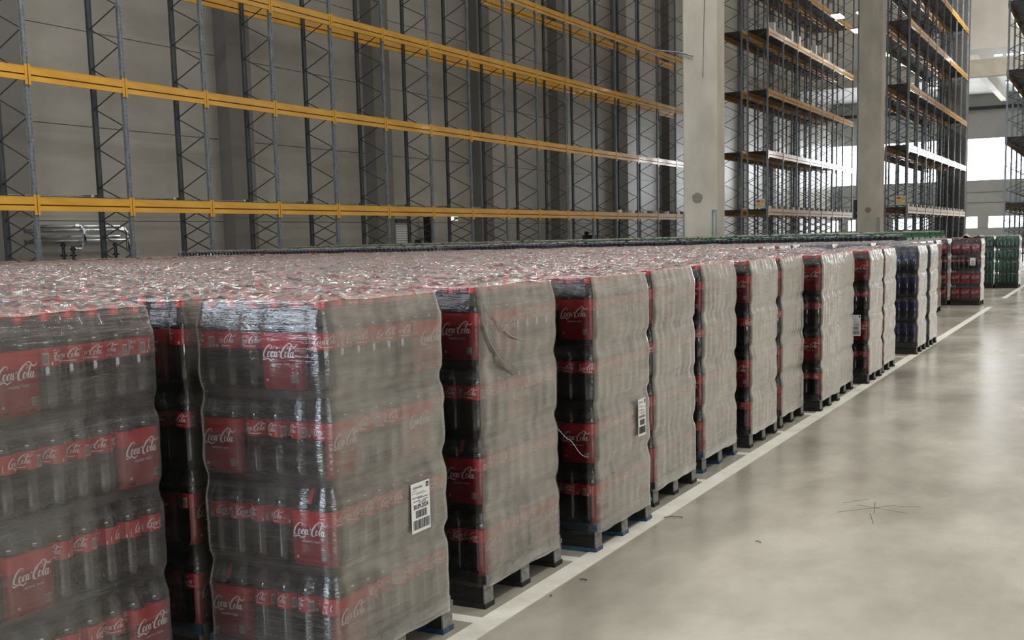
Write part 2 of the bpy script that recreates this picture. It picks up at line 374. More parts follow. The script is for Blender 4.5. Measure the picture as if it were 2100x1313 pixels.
PANEL = panel_mb(.196).mesh('pack_end_panel', True)
hm = MB(); hm.add([(-.008,0,.232),(.008,0,.232),(.009,.012,.262),(-.009,.012,.262),(.009,.030,.292),(-.009,.030,.292)], [(0,1,2,3),(3,2,4,5)], 'red'); HANDLE = hm.mesh('pack_carry_strap')

# ------------------------------------------------------------------ half pallet
HW, HL = .60, .80       # across the row (x), along the aisle (y)
def pallet_parts(parent, paint):
    deckm = {'grey': 'woodfilm', 'blue': 'woodfilm', 'wood': 'wood'}[paint]
    b = MB()
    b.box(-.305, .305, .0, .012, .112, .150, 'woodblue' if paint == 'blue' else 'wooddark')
    for i in range(6):
        y0 = .012+i*.1305; b.box(-.305, .305, y0, y0+.118, .128, .150, deckm)
    b.box(.285, .305, .012, .80, .108, .1285, deckm); b.box(-.305, -.285, .012, .80, .108, .1285, deckm)
    dk = link('pallet_deck', b.mesh('pallet_deck'), parent)
    for y0 in (.0, .36, .72):
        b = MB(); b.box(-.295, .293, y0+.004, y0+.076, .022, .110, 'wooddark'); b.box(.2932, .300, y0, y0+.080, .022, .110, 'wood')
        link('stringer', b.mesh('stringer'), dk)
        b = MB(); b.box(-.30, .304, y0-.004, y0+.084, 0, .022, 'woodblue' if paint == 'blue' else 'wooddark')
        link('runner', b.mesh('runner'), dk)
pm = MB()
pm.box(-.305, .305, 0, .80, .112, .150, 'woodfilm')
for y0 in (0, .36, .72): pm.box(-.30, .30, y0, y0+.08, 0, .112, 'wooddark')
PALLET_SIMPLE = pm.mesh('half_pallet')

# ------------------------------------------------------------------ stretch film
def ring(n, hx, hy, r):
    """points of a rounded rectangle centred on 0, with outward normals; n about 4*k"""
    out = []
    L1, L2, A = 2*(hx-r), 2*(hy-r), PI*r/2; tot = 2*L1+2*L2+4*A
    for i in range(n):
        s = i/n*tot
        for sd in range(4):
            L = (L1, L2)[sd % 2]
            if s < L:
                p = [(-hx+r+s, -hy), (hx, -hy+r+s), (hx-r-s, hy), (-hx, hy-r-s)][sd]; nn = [(0,-1),(1,0),(0,1),(-1,0)][sd]; break
            s -= L
            if s < A:
                a = s/r; c = [(hx-r,-hy+r),(hx-r,hy-r),(-hx+r,hy-r),(-hx+r,-hy+r)][sd]; an = [-PI/2, 0, PI/2, PI][sd]+a
                nn = (math.cos(an), math.sin(an)); p = (c[0]+r*nn[0], c[1]+r*nn[1]); break
            s -= A
        out.append((p, nn))
    return out
def lay(z):
    """outward offset of the film at height z above the deck inside one layer"""
    K = [(0,-.006),(.015,.002),(.05,.005),(.13,.003),(.205,.006),(.228,.004),(.25,-.001),(.275,-.008),(.30,-.011),(.314,-.006),(.32,-.004)]
    for a, b in zip(K, K[1:]):
        if z <= b[0]: return a[1]+(b[1]-a[1])*(z-a[0])/(b[0]-a[0])
    return K[-1][1]
def film_mesh(seed, hazy, top_bump=1.0):
    b = MB(); n = 132; R = ring(n, .3045, .4045, .042); S = seed*13.7
    zs = [.095, .112, .14, .15]
    for l in range(4): zs += [DZ+l*LH+q for q in (.015, .06, .12, .17, .205, .23, .25, .27, .29, .308)]
    zs += [DZ+4*LH-.003]
    vs = []
    for z in zs:
        if z < DZ+.01: off = .005
        else:
            zz = (z-DZ); l = min(3, int(zz/LH)); off = lay(zz-l*LH)
            if l == 3 and zz-l*LH > .24: off = -.002-.020*((zz-l*LH-.24)/.08)**1.3
        for i, (p, nn) in enumerate(R):
            sc = (.0006 if abs(nn[0]) > .5 else .0018)*math.cos((p[0] if abs(nn[1]) > .5 else p[1])*2*PI/.1) if z > DZ else 0
            w = noise.noise(Vector((p[0]*5+S, p[1]*5, z*26)))*.0045 + noise.noise(Vector((p[0]*22+S, p[1]*22, z*9)))*.0028
            if z < DZ: w *= .5
            o_ = off+w-sc
            vs.append((p[0]+nn[0]*o_, p[1]+nn[1]*o_+.40, z+noise.noise(Vector((p[0]*6+S, p[1]*6, 3.3)))*(.012 if z < DZ-.03 else .003)))
    m = 'film_hazy' if hazy else 'film_clear'
    if hazy == 2: m = 'film_hazy'
    for k in range(len(zs)-1):
        b.f += [(k*n+i, k*n+(i+1) % n, (k+1)*n+(i+1) % n, (k+1)*n+i) for i in range(n)]; b.m += [b.mi('film_side') if (R[i][1][0] > .75 and hazy < 2) else b.mi(m) for i in range(n)]
    b.v = vs
    side = b.mesh('stretch_film', True)
    # crumpled top sheet
    t = MB(); nx, ny = 34, 44; zt = DZ+4*LH
    for j in range(ny+1):
        for i in range(nx+1):
            x = (i/nx-.5)*.575; y = .40+(j/ny-.5)*.775
            ex = min(1, (.2875-abs(x))/.05, (.3875-abs(y-.4))/.05)
            capd = math.hypot((x+.3) % .1-.05, y % .1-.05)
            z = zt + .004*math.exp(-(capd/.02)**2)
            rdg = abs(noise.noise(Vector((x*9+S, y*9+S, 0)))); rdg2 = abs(noise.noise(Vector((x*24-S, y*24+S, 4))))
            fold = max(0, .20-rdg)**1.2*.08 + max(0, .16-rdg2)*.025 + max(0, noise.noise(Vector((x*4+S, y*4, 9))))*.03
            z += fold*top_bump*(.4+.6*max(0, ex)) - .010*(1-max(0, ex))
            t.v.append((x, y, z))
    t.f = [(j*(nx+1)+i, j*(nx+1)+i+1, (j+1)*(nx+1)+i+1, (j+1)*(nx+1)+i) for j in range(ny) for i in range(nx)]; t.m = [t.mi('film_top')]*len(t.f)
    return side, t.mesh('top_sheet', False)
FILM = {(s, h): film_mesh(s+10*h, h, 1.0) for s in range(3) for h in (0, 1, 2)}

# ------------------------------------------------------------------ pallet of bottles, full detail
def centre(i, j): return (-.25+i*.1, .05+j*.1)
def inner_core(kind):
    b = MB(); q = KIND[kind]
    b.box(-.205, .205, .095, .705, DZ+.0, DZ+3*LH+.02, q['liq'])
    for l in range(1, 4): b.box(-.284, .284, .016, .784, DZ+l*LH-.034, DZ+l*LH-.001, 'capshade')  # dark sheets added between layers, standing in for the shade at the necks
    return b.mesh('packed_bottles')
CORE = {k: inner_core(k) for k in KIND}
def crate(name, loc, rz, kind, label, group, paint='grey', front=None, right=None, hazy=1, seed=0, sub=True, panels=True, dup_caps=True):
    """bottle pallet: local x -.3...3, y 0...8, front is y=0, aisle side is x=+.3"""
    root = empty(name, loc, rz); tag(root, label, 'pallet of bottles', group)
    pallet_parts(root, paint)
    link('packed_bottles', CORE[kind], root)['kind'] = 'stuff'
    rr = random.Random(seed*7+3)
    def bot(i, j, l):
        x, y = centre(i, j); o = link('soda_bottle', ME[kind, 'bottle'], root, (x+rr.uniform(-.0012, .0012), y+rr.uniform(-.0012, .0012), DZ+l*LH))
        o.rotation_euler.z = rr.uniform(0, 6.28)
        link('bottle_cap', ME[kind, 'cap'], o)
        link('bottle_label', ME[kind, 'label', rr.randrange(5) if kind == 'cola' else 0], o)
    for l in range(4):
        for i in range(6):
            for j in range(8):
                if l == 3 or j == 0 or i == 5: bot(i, j, l)
    if panels and kind == 'cola':
        for l in range(4):
            for i in (front or {}).get(l, []):
                o = link('pack_end_panel', PANEL, root, (-.25+i*.1+.05, .0004, DZ+l*LH)); 
                if l in (0, 1) and seed < 3: link('pack_carry_strap', HANDLE, root, (-.25+i*.1+.05, .0, DZ+l*LH))
            for j in (right or {}).get(l, []):
                o = link('pack_end_panel', PANEL, root, (.2996, .05+j*.1+.05, DZ+l*LH)); o.rotation_euler.z = PI/2
    fs, ft = FILM[seed % 3, hazy]
    f = link('stretch_film', fs, root); link('top_sheet', ft, f)
    return root

# simplified load for places where only the tops and slivers show
def load_mesh(kind):
    q = KIND[kind]; b = MB(); R = []
    per = [(-.25+i*.1, .05, 0) for i in range(6)]
    # scalloped outline
    def outline(r, z):
        pts = []
        for i in range(6):
            for a in (-2.6, -2.09, -1.57, -1.05, -.54): pts.append((-.25+i*.1+r*math.cos(a), .05+r*math.sin(a), z))
        for j in range(8):
            for a in (-1.03, -.52, 0, .52, 1.03): pts.append((.25+r*math.cos(a), .05+j*.1+r*math.sin(a), z))
        for i in range(5, -1, -1):
            for a in (.54, 1.05, 1.57, 2.09, 2.6): pts.append((-.25+i*.1+r*math.cos(a), .75+r*math.sin(a), z))
        for j in range(7, -1, -1):
            for a in (2.11, 2.62, PI, 3.66, 4.17): pts.append((-.25+r*math.cos(a), .05+j*.1+r*math.sin(a), z))
        return pts
    prof = [(.040, .0, q['liq']), (BR, .02, q['liq']), (BR, .145, q['lab']), (BR, .205, q['liq']), (.047, .226, q['liq']), (.033, .254, q['liq']), (.016, .285, q['liq']), (.016, .318, q['liq'])]
    for l in range(4):
        z0 = DZ+l*LH; top = 5 if l == 3 else 8
        for (r0, a0, m0), (r1, a1, _) in zip(prof[:top], prof[1:top]):
            A_ = outline(r0, z0+a0); B_ = outline(r1, z0+a1); n = len(A_)
            b.add(A_+B_, [(i, (i+1) % n, n+(i+1) % n, n+i) for i in range(n)], m0)
    b.box(-.28, .28, .02, .78, DZ+3*LH+.19, DZ+3*LH+.215, q['liq'])
    for i in range(6):
        for j in range(8):
            x, y = centre(i, j)
            b.lathe([(BR,DZ+3*LH+.215,q['liq']),(.0478,DZ+3*LH+.226,q['liq']),(.033,DZ+3*LH+.254,q['neck']),(.0145,DZ+3*LH+.288,q['neck']),(.0140,DZ+3*LH+.294,q['neck'])], q['liq'], 8, x, y)
            b.lathe([(.0155,DZ+3*LH+.292),(.0155,DZ+3*LH+.3155)], q['cap'], 8, x, y)
    return b.mesh('packed_bottles')
LOAD = {k: load_mesh(k) for k in KIND}
def simple_crate(loc, rz, kind, label, group, seed, hazy=1):
    root = empty('wrapped_bottle_pallet', loc, rz); tag(root, label, 'pallet of bottles', group)
    link('half_pallet', PALLET_SIMPLE, root); link('packed_bottles', LOAD[kind], root)['kind'] = 'stuff'
    fs, ft = FILM[seed % 3, hazy]
    link('stretch_film', fs, root); link('top_sheet', ft, root)
    return root

# ------------------------------------------------------------------ setting: floor, painted lines
b = MB(); b.add([(-30,-12,0),(14,-12,0),(14,112,0),(-30,112,0)], [(0,1,2,3)], 'floor'); tag(b.obj('floor'), kind='structure')
XI, XO, Y0S, PS = -2.389, -2.278, 4.244, 1.0366
b = MB(); b.box(XI, XO, .5, 26.2, .0, .003, 'line'); tag(b.obj('trim_1'), 'cream painted line along the aisle in front of the pallets', kind='structure')
b = MB(); b.box(XI, XO, 29.5, 60, .0, .003, 'line'); tag(b.obj('trim_2'), 'far cream painted aisle line', kind='structure')
for k in range(-2, 12):
    y = Y0S+k*PS
    b = MB(); b.box(-19.5, XI-.0005, y-.078, y+.0, .0, .0028, 'line'); tag(b.obj('trim_%d' % (k+5)), kind='structure')

# ------------------------------------------------------------------ pallets on the aisle
AIS = 'bottle pallets standing along the painted aisle line'
alt = lambda s: {3: [s], 1: [s]}
def row_y(k): return Y0S+k*PS+.112
# P2: nearest on the aisle
crate('wrapped_bottle_pallet', (-2.735, 3.27, 0), 0.0, 'cola', 'hazy wrapped cola bottle pallet nearest the camera on the aisle line, with date sticker', AIS, 'blue',
      front={0: [0], 1: [4], 2: [0], 3: [3]}, right={0: [0], 1: [], 2: [0, 5], 3: [6]}, hazy=1, seed=0)
# P1: left foreground, one column further in
crate('wrapped_bottle_pallet', (-3.335, 2.28, 0), 0.0, 'cola', 'foreground cola bottle pallet at the left edge of the picture under cloudy film', None, 'grey',
      front={0: [2], 1: [4], 2: [0], 3: [3]}, right={0: [6], 1: [1], 2: [6], 3: [1]}, hazy=2, seed=1)
# strip of the second column between the two
crate('wrapped_bottle_pallet', (-3.445, 3.33, 0), 0.0, 'cola', 'dark sliver of cola bottle pallet squeezed between the two foreground pallets', None, 'blue',
      front={0: [3], 1: [3], 2: [], 3: [3]}, right={0: [0], 1: [0], 2: [], 3: []}, hazy=0, seed=2)
spec = [ # k, xright, ynear, paint, hazy
    (-2.430, 4.355, 'grey', 'clear-front', 'cola pallet with torn film creases, directly behind the nearest aisle pallet'),
    (-2.345, 5.40, 'blue', '', 'cola pallet with dangling film thread on its front, third along the aisle line'),
    (-2.430, 6.48, 'grey', '', 'cola pallet showing one bottle strip, fourth along the aisle line'),
    (-2.475, 7.55, 'blue', '', 'cola pallet on dark blue base, fifth along the aisle line'),
    (-2.440, 8.59, 'grey', '', 'wrapped cola pallet, sixth along the aisle line'),
    (-2.455, 9.56, 'grey', '', 'narrow-looking cola pallet, seventh along the aisle line'),
    (-2.355, 10.60, 'grey', '', 'maroon fronted cola pallet, eighth along the aisle line'),
    (-2.405, 11.52, 'grey', '', 'almost hidden cola pallet, ninth along the aisle line'),
    (-2.325, 12.71, 'grey', '', 'cola pallet with a sticker on its front, tenth along the aisle line'),
    (-2.345, 13.72, 'grey', '', 'last cola pallet before the dark blue ones on the aisle line')]
FOLD1 = [(-2.418, 4.37, 1.36), (-2.415, 4.385, 1.27), (-2.415, 4.43, 1.19), (-2.416, 4.54, 1.09), (-2.416, 4.69, 1.012)]
FOLD2 = [(-2.416, 4.42, 1.35), (-2.416, 4.485, 1.279), (-2.416, 4.64, 1.191), (-2.416, 4.84, 1.152)]
FOLD3 = [(-2.593, 5.386, .693), (-2.505, 5.384, .603), (-2.472, 5.384, .584), (-2.419, 5.386, .518), (-2.378, 5.388, .506)]
AISLE = []
for i, (xr, yn, paint, _, lab) in enumerate(spec):
    AISLE.append(crate('wrapped_bottle_pallet', (xr-.305, yn, 0), RND.uniform(-.006, .006), 'cola', lab, AIS, paint,
          front={3: [4], 1: [4], 0: [0], 2: [1]} if i % 3 != 1 else {3: [4], 1: [4], 2: [0]}, right={0: [0, 6], 2: [3], 1: [5] if i % 2 else [], 3: [2]},
          hazy=0, seed=i+2))
crate('wrapped_bottle_pallet', (-2.605, 15.96, 0), 0, 'blue', 'dark blue bottle pallet just past the last red one on the aisle line', 'dark blue bottle pallets on the aisle line', 'grey', hazy=0, seed=4)
crate('wrapped_bottle_pallet', (-2.600, 17.00, 0), 0, 'blue', 'second dark blue bottle pallet, farther along the aisle line', 'dark blue bottle pallets on the aisle line', 'grey', hazy=0, seed=5)
P_ = dict(front={l: [0, 2, 4] for l in (0, 1, 3)})
crate('wrapped_bottle_pallet', (-2.885, 26.7, 0), 0, 'cola', 'dark red bottle pallet with loose film on top, alone beyond the blue pallets', 'dark red pallets beyond the gap', 'wood', hazy=0, seed=6, **P_)
crate('wrapped_bottle_pallet', (-3.56, 26.7, 0), 0, 'cola', 'dark red bottle pallet half hidden left of the film-topped one', 'dark red pallets beyond the gap', 'wood', hazy=0, seed=7, **P_)
crate('wrapped_bottle_pallet', (-2.685, 34.6, 0), 0, 'green', 'right one of the green bottle pallets at the far end of the aisle line', 'green bottle pallets at the far end', 'grey', hazy=0, seed=8)
crate('wrapped_bottle_pallet', (-3.325, 34.6, 0), 0, 'green', 'left one of the green bottle pallets at the far end of the aisle line', 'green bottle pallets at the far end', 'grey', hazy=0, seed=9)

def film_fold(parent, pts, w, nm='film_fold', m='foldwhite'):
    """a bunched strip of film lying on the load: a thin tapered ribbon with a raised crest"""
    b = MB(); P = [Vector(p)-parent.location for p in pts]; q = []
    for i in range(len(P)-1):
        p0, p1, p2, p3 = P[max(0, i-1)], P[i], P[i+1], P[min(len(P)-1, i+2)]
        for k in range(6):
            t = k/6; q.append(.5*((2*p1)+(p2-p0)*t+(2*p0-5*p1+4*p2-p3)*t*t+(3*p1-p0-3*p2+p3)*t**3))
    q.append(P[-1]); n = Vector((1, 0, 0)) if nm == 'film_fold' else Vector((0, -1, 0)); V = []
    for i, p in enumerate(q):
        d = (q[min(i+1, len(q)-1)]-q[max(0, i-1)]).normalized(); sd = d.cross(n).normalized(); ww = w*(.25+.75*math.sin(PI*min(1, (i+1)/len(q))))
        V += [p-sd*ww, p+n*.003, p+sd*ww, p-n*.001]
    F = []
    for i in range(len(q)-1): F += [(4*i+k, 4*i+(k+1) % 4, 4*i+4+(k+1) % 4, 4*i+4+k) for k in range(4)]
    b.add(V, F, m); b.obj(nm, parent, True)
for dy, w in ((0, .005), (.022, .003), (-.012, .002), (.045, .0015), (.06, .0012)):
    film_fold(AISLE[0], [(x, y+dy*(1-j/4), z+dy*.3) for j, (x, y, z) in enumerate(FOLD1)], w)
film_fold(AISLE[0], FOLD2, .004); film_fold(AISLE[1], FOLD3, .0016, 'film_thread', 'white')
# ------------------------------------------------------------------ the block behind
CP = .672
cells = []
for k in range(-2, 31):
    y = row_y(k)
    for c in range(0, 26):
        xr = -2.465-c*CP
        if c == 0 and k < 10: continue
        if k == -2 and c <= 1: continue
        if k == -1 and c == 1: continue
        if k >= 10 and y < 20.8 and xr > -4.9: continue
        if 20.8 <= y < 25 and xr > -3.1: continue
        if 25 <= y < 35.6 and xr > -4.0: continue
        if k >= 30 and c < 2: continue
        x = xr-.305
        if not any(in_view(x+dx, y+dy, z, 10) for dx in (-.3, .3) for dy in (0, .8) for z in (1.43, .8)): continue
        kind = 'cola' if y < 20.8 else 'blue' if y < 25 else 'green'
        if -10.6 < x < -8.4 and 27.4 < y < 29.8: continue
        d = (Vector((x, y, 1.4))-CAM).length
        cells.append((d, k, c, x, y, kind))
cells.sort()
rowname = lambda k: ORD[k+3]
near, far = cells[:283], cells[283:]
for d, k, c, x, y, kind in near:
    col = {'cola': 'red-capped cola', 'blue': 'blue-capped', 'green': 'green-capped'}[kind]
    simple_crate((x+RND.uniform(-.012, .012), y+RND.uniform(-.03, .03), RND.uniform(0, .0)), RND.uniform(-.008, .008), kind,
                 '%s pallet under crumpled film, %s row from the camera, %s in from the aisle' % (col, rowname(k), ORD[c+1]), 'film-covered pallets filling the block', RND.randrange(3), 1)
# the rest, past three hundred, as one object per colour
for kind in ('cola', 'blue', 'green'):
    q = KIND[kind]; b = MB(); t = MB(); lift = {'cola': .0, 'blue': .105, 'green': .155}[kind]
    for d, k, c, x, y, kd in far:
        if kd != kind: continue
        zt = DZ+4*LH+lift; jx, jy = RND.uniform(-.01, .01), RND.uniform(-.03, .03); zt += RND.uniform(-.012, .012)
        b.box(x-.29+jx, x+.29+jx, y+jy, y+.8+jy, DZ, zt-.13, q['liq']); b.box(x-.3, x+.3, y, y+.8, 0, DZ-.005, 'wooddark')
        for i in range(6):
            for j in range(8):
                cx, cy = x+jx-.25+i*.1, y+jy+.05+j*.1
                b.box(cx-.014, cx+.014, cy-.014, cy+.014, zt-.028, zt-.008, q['cap'])
                b.add([(cx-.045,cy,zt-.13),(cx,cy-.045,zt-.13),(cx+.045,cy,zt-.13),(cx,cy+.045,zt-.13),(cx-.01,cy-.01,zt-.028),(cx+.01,cy-.01,zt-.028),(cx+.01,cy+.01,zt-.028),(cx-.01,cy+.01,zt-.028)],
                      [(0,1,5,4),(1,2,6,5),(2,3,7,6),(3,0,4,7)], q['neck'])
        n0 = len(t.v); S = RND.uniform(0, 99)
        for jj in range(9):
            for ii in range(7):
                t.v.append((x+jx-.29+ii*.58/6, y+jy+.01+jj*.78/8, zt+.004+max(0, noise.noise(Vector((ii*.9+S, jj*.9, 0))))*.04))
        t.f += [(n0+jj*7+ii, n0+jj*7+ii+1, n0+jj*7+ii+8, n0+jj*7+ii+7) for jj in range(8) for ii in range(6)]; t.m += [t.mi('film_top')]*48
    if not b.v: continue
    o = b.obj('packed_bottle_pallets'); f = t.obj('top_sheet', o)
    f['kind'] = 'stuff'
    tag(o, {'cola': 'last red rows of the pallet block under the tall rack', 'blue': 'dark blue-capped rows behind the red pallet tops', 'green': 'green-capped rows along the back of the pallet block'}[kind], 'pallets of bottles', kind='stuff')

# ------------------------------------------------------------------ stickers on the loads
DV, DF = text_mesh('30.09.2024', .026, True)
CV, CF = text_mesh('COCA-COLA', .0125, True)
def sticker(name, P, rz, w, h, label, seed):
    """P: lower left corner seen from outside; rz turns the x-z sheet (facing -y)"""
    b = MB(); b.box(0, w, 0, .0012, 0, h, 'white'); r = random.Random(seed); s = w/.145
    def txt(V, Fs, cx, cz): b.add([(cx+x*s, -.0006, cz+y*s) for x, y in V], Fs, 'ink')
    txt(DV, DF, w*.5, h*.515); txt(CV, CF, w*.36, h*.905)
    b.box(w*.80, w*.95, -.0007, -.0003, h*.87, h*.965, 'ink'); b.box(w*.84, w*.90, -.0009, -.0005, h*.90, h*.92, 'white')
    for zz, a, c in ((.84,.06,.3),(.79,.06,.7),(.765,.3,.85),(.70,.06,.6),(.675,.35,.9),(.625,.12,.5),(.62,.6,.9),(.585,.4,.8)):
        x = w*a
        while x < w*c:
            l = r.uniform(.004, .010)*s; b.box(x, min(x+l, w*c), -.0006, -.0002, h*zz, h*zz+.0032*s, 'greyink' if zz > .75 else 'ink'); x += l+.002*s
    for (z0, z1, a, c) in ((.29, .44, .22, .82), (.06, .25, .08, .93)):
        x = w*a
        while x < w*c:
            l = r.choice((.0012, .002, .0032))*s; b.box(x, x+l, -.0006, -.0002, h*z0, h*z1, 'ink'); x += l+r.choice((.0012, .0018, .003))*s
    o = b.obj(name, loc=P); o.rotation_euler.z = rz
    return tag(o, label, 'sticker')
sticker('date_sticker', (-2.418, 3.757, .484), PI/2, .138, .198, 'white barcode date sticker on the nearest aisle pallet', 1)
sticker('date_sticker', (-2.324, 5.955, .522), PI/2, .112, .208, 'white date sticker on the far edge of the third aisle pallet', 2)
sticker('date_sticker', (-2.520, 12.69, .52), 0, .112, .225, 'small white sticker on the front of the tenth aisle pallet', 3)
sticker('date_sticker', (-2.80, 26.685, .86), 0, .11, .16, 'pale sticker on the front of the far dark red pallet', 4)

# ------------------------------------------------------------------ racks
YB, YG, YL = .17, .03, .11     # two profiles of one beam with a groove between
def beam_mesh(L, m='yellow'):
    b = MB()
    b.box(-.03, .02, 0, L, -.17, 0, m); b.box(-.03, .004, 0, L, -.20, -.17, 'shadowgap'); b.box(-.03, .02, 0, L, -.31, -.20, m)
    b.box(.02, .024, 0, L, -.012, 0, m)
    return b.mesh('beam')
def conn_mesh():
    b = MB(); b.box(.018, .034, -.075, -.012, -.40, .04, 'yellow'); b.box(.018, .034, .012, .075, -.40, .04, 'yellow'); b.box(.018, .026, -.012, .012, -.40, .04, 'shadowgap')
    return b.mesh('beam_connector')
CONN = conn_mesh()
def post_mesh(h, m, w=.11, holes=True):
    b = MB()
    b.box(-.07, 0, -w/2, -w/2+.03, 0, h, m); b.box(-.07, 0, w/2-.03, w/2, 0, h, m); b.box(-.02, -.008, -w/2+.03, w/2-.03, 0, h, m)
    if holes:
        z = 1.3
        while z < h:
            b.box(.0, .0015, -w/2+.009, -w/2+.02, z, z+.022, 'black'); b.box(.0, .0015, w/2-.02, w/2-.009, z, z+.022, 'black'); z += .1
    b.box(-.09, .02, -.08, .08, 0, .01, m)
    return b.mesh('rack_post')
def brace_mesh(dp, h, L1, step=.47):
    b = MB(); z = .35; s = 1
    while z < h-.3:
        st = step if z > L1 else step*.85
        x0, x1 = (-.06, -dp+.06) if s > 0 else (-dp+.06, -.06)
        b.bar((x0, -.018, z), (x1, -.018, z+st), .016, .026, 'brace')
        if z < L1-.3: b.bar((x1, .018, z), (x0, .018, z+st), .016, .026, 'brace')
        z += st; s = -s
    return b.mesh('frame_bracing')
def rack(name, label, x, ys, levels, dp, height, backm='darksteel', rear=True, deck=False, sgn=1, holes=True, skip=lambda l, i: False, cartons=None):
    """front plane at x facing +x; frames at ys"""
    root = empty(name, (x, ys[0], 0)); tag(root, label, 'storage rack')
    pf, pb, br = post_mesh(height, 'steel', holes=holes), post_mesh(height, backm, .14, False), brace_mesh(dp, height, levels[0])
    L = ys[1]-ys[0]; bm_, bmr = beam_mesh(L-.1), beam_mesh(L-.1)
    dm = MB(); dm.box(-dp+.03, -.03, .0, L-.06, -.06, -.02, 'deck'); dm = dm.mesh('shelf_deck')
    for i, y in enumerate(ys):
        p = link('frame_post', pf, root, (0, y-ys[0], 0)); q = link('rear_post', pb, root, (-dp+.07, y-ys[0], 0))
        link('frame_bracing', br, root, (0, y-ys[0], 0))
        for l, z in enumerate(levels):
            if skip(l, i): continue
            if i < len(ys)-1:
                o = link('front_beam', bm_, root, (0, y-ys[0]+.05, z)); link('beam_connector', CONN, o, (0, -.05, 0))
                if rear and (l > 1 or deck): link('rear_beam', bmr, root, (-dp, y-ys[0]+.05, z))
                if deck: link('shelf_deck', dm, root, (0, y-ys[0]+.03, z))
    return root
LEV = [2.834, 5.635, 8.448, 11.063]
ys1 = [17.463*1.0+0.65-2.8+2.8*k for k in range(0, 18)]
ys1 = [18.112-2.8+2.8*k for k in range(0, 18)]
R1 = rack('pallet_rack', 'long empty yellow and grey rack along the left wall', -21.134, ys1, LEV, 1.05, 14.2, skip=lambda l, i: (l == 3 and i < 9) or (l == 2 and i < 3))
for k, y in enumerate(ys1[:16]):
    pass
ys2 = [55.4+2.84*k for k in range(8)]
R2 = rack('pallet_rack', 'tall rack with many levels between the two concrete columns', -14.9, ys2, [2.86, 5.6, 8.45, 11.25, 14.1], 1.02, 17.5, deck=True, holes=False, backm='steel')
R2b = rack('pallet_rack', 'back rack left of the middle rack, partly behind the first column', -16.15, ys2, [2.86, 5.6, 8.45, 11.25, 14.1], 1.02, 17.5, deck=True, holes=False, backm='steel')
ys3 = [56.7+2.85*k for k in range(9)]
R3 = rack('pallet_rack', 'tall rack right of the second concrete column', -8.72, ys3, [2.76, 5.6, 8.36, 11.2, 14.0], 1.02, 17.5, deck=True, holes=False, backm='steel')
R3b = rack('pallet_rack', 'thin slice of rack just right of the second column edge', -10.02, ys3, [2.76, 5.6, 8.36, 11.2, 14.0], 1.02, 17.5, deck=True, holes=False, backm='steel')
ys4 = [52.5+2.85*k for k in range(9)]
R4 = rack('pallet_rack', 'rack cut by the right edge of the picture', -3.10, ys4, [2.70, 5.38, 8.07, 10.8, 13.5], 1.16, 17.5, deck=True, holes=False, backm='steel')
for o in R4.children:
    pass
# column of dark grey concrete at the far end of rack three
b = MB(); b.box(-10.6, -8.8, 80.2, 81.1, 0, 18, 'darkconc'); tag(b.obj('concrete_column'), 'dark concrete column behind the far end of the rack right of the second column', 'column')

# small cartons lined up on the first level of the far racks
def carton_row(x, y0, y1, z, n, group, where):
    for i in range(n):
        b = MB(); b.box(-.16, 0, 0, .34, 0, .13, 'white' if i % 2 == 0 else 'wood'); b.box(-.11, -.05, .34, .3404, .0, .13, 'wood')
        o = b.obj('pallet_block', loc=(x, y0+(y1-y0)*i/n, z)); tag(o, 'small pale block in the row on the lowest level of %s' % where, 'block', group)
carton_row(-14.90, 55.7, 75.2, 2.86, 34, 'pale blocks on the middle rack', 'the middle rack')
carton_row(-8.72, 57.0, 79.3, 2.76, 34, 'pale blocks on the right rack', 'the right rack')
carton_row(-21.15, 52.0, 62.0, 2.834, 12, 'pale blocks on the left rack', 'the left rack')
for i, (y, s) in enumerate(((56.6, .42), (58.1, .36), (60.0, .5), (61.6, .45), (65.3, .5), (67.0, .3), (68.4, .5))):
    b = MB(); b.box(-.42, 0, 0, s*.7, 0, s*1.05, 'white'); b.box(-.3, -.1, s*.7, s*.7+.001, .02, s*.3, 'greyink')
    tag(b.obj('carton', loc=(-14.95, y, 11.25)), 'white carton on the high level of the middle rack, %s from its near end' % ORD[i+1], 'carton', 'white cartons high on the middle rack')
for (x, y, z, lab) in ((-15.47, 55.36, 2.90, 'yellow and white notice on the end of the middle rack'), (-9.22, 56.66, 2.84, 'yellow and white notice on the end of the rack right of the second column')):
    b = MB(); b.box(0, .44, 0, .01, 0, .42, 'white'); b.box(.03, .20, -.002, 0, .05, .22, 'signyellow'); b.box(.23, .41, -.002, 0, .05, .37, 'signyellow'); b.box(.03, .2, -.002, 0, .26, .36, 'redcap'); b.box(.25, .39, -.003, -.002, .12, .2, 'white')
    tag(b.obj('notice_board', loc=(x, y, z)), lab, 'notice')

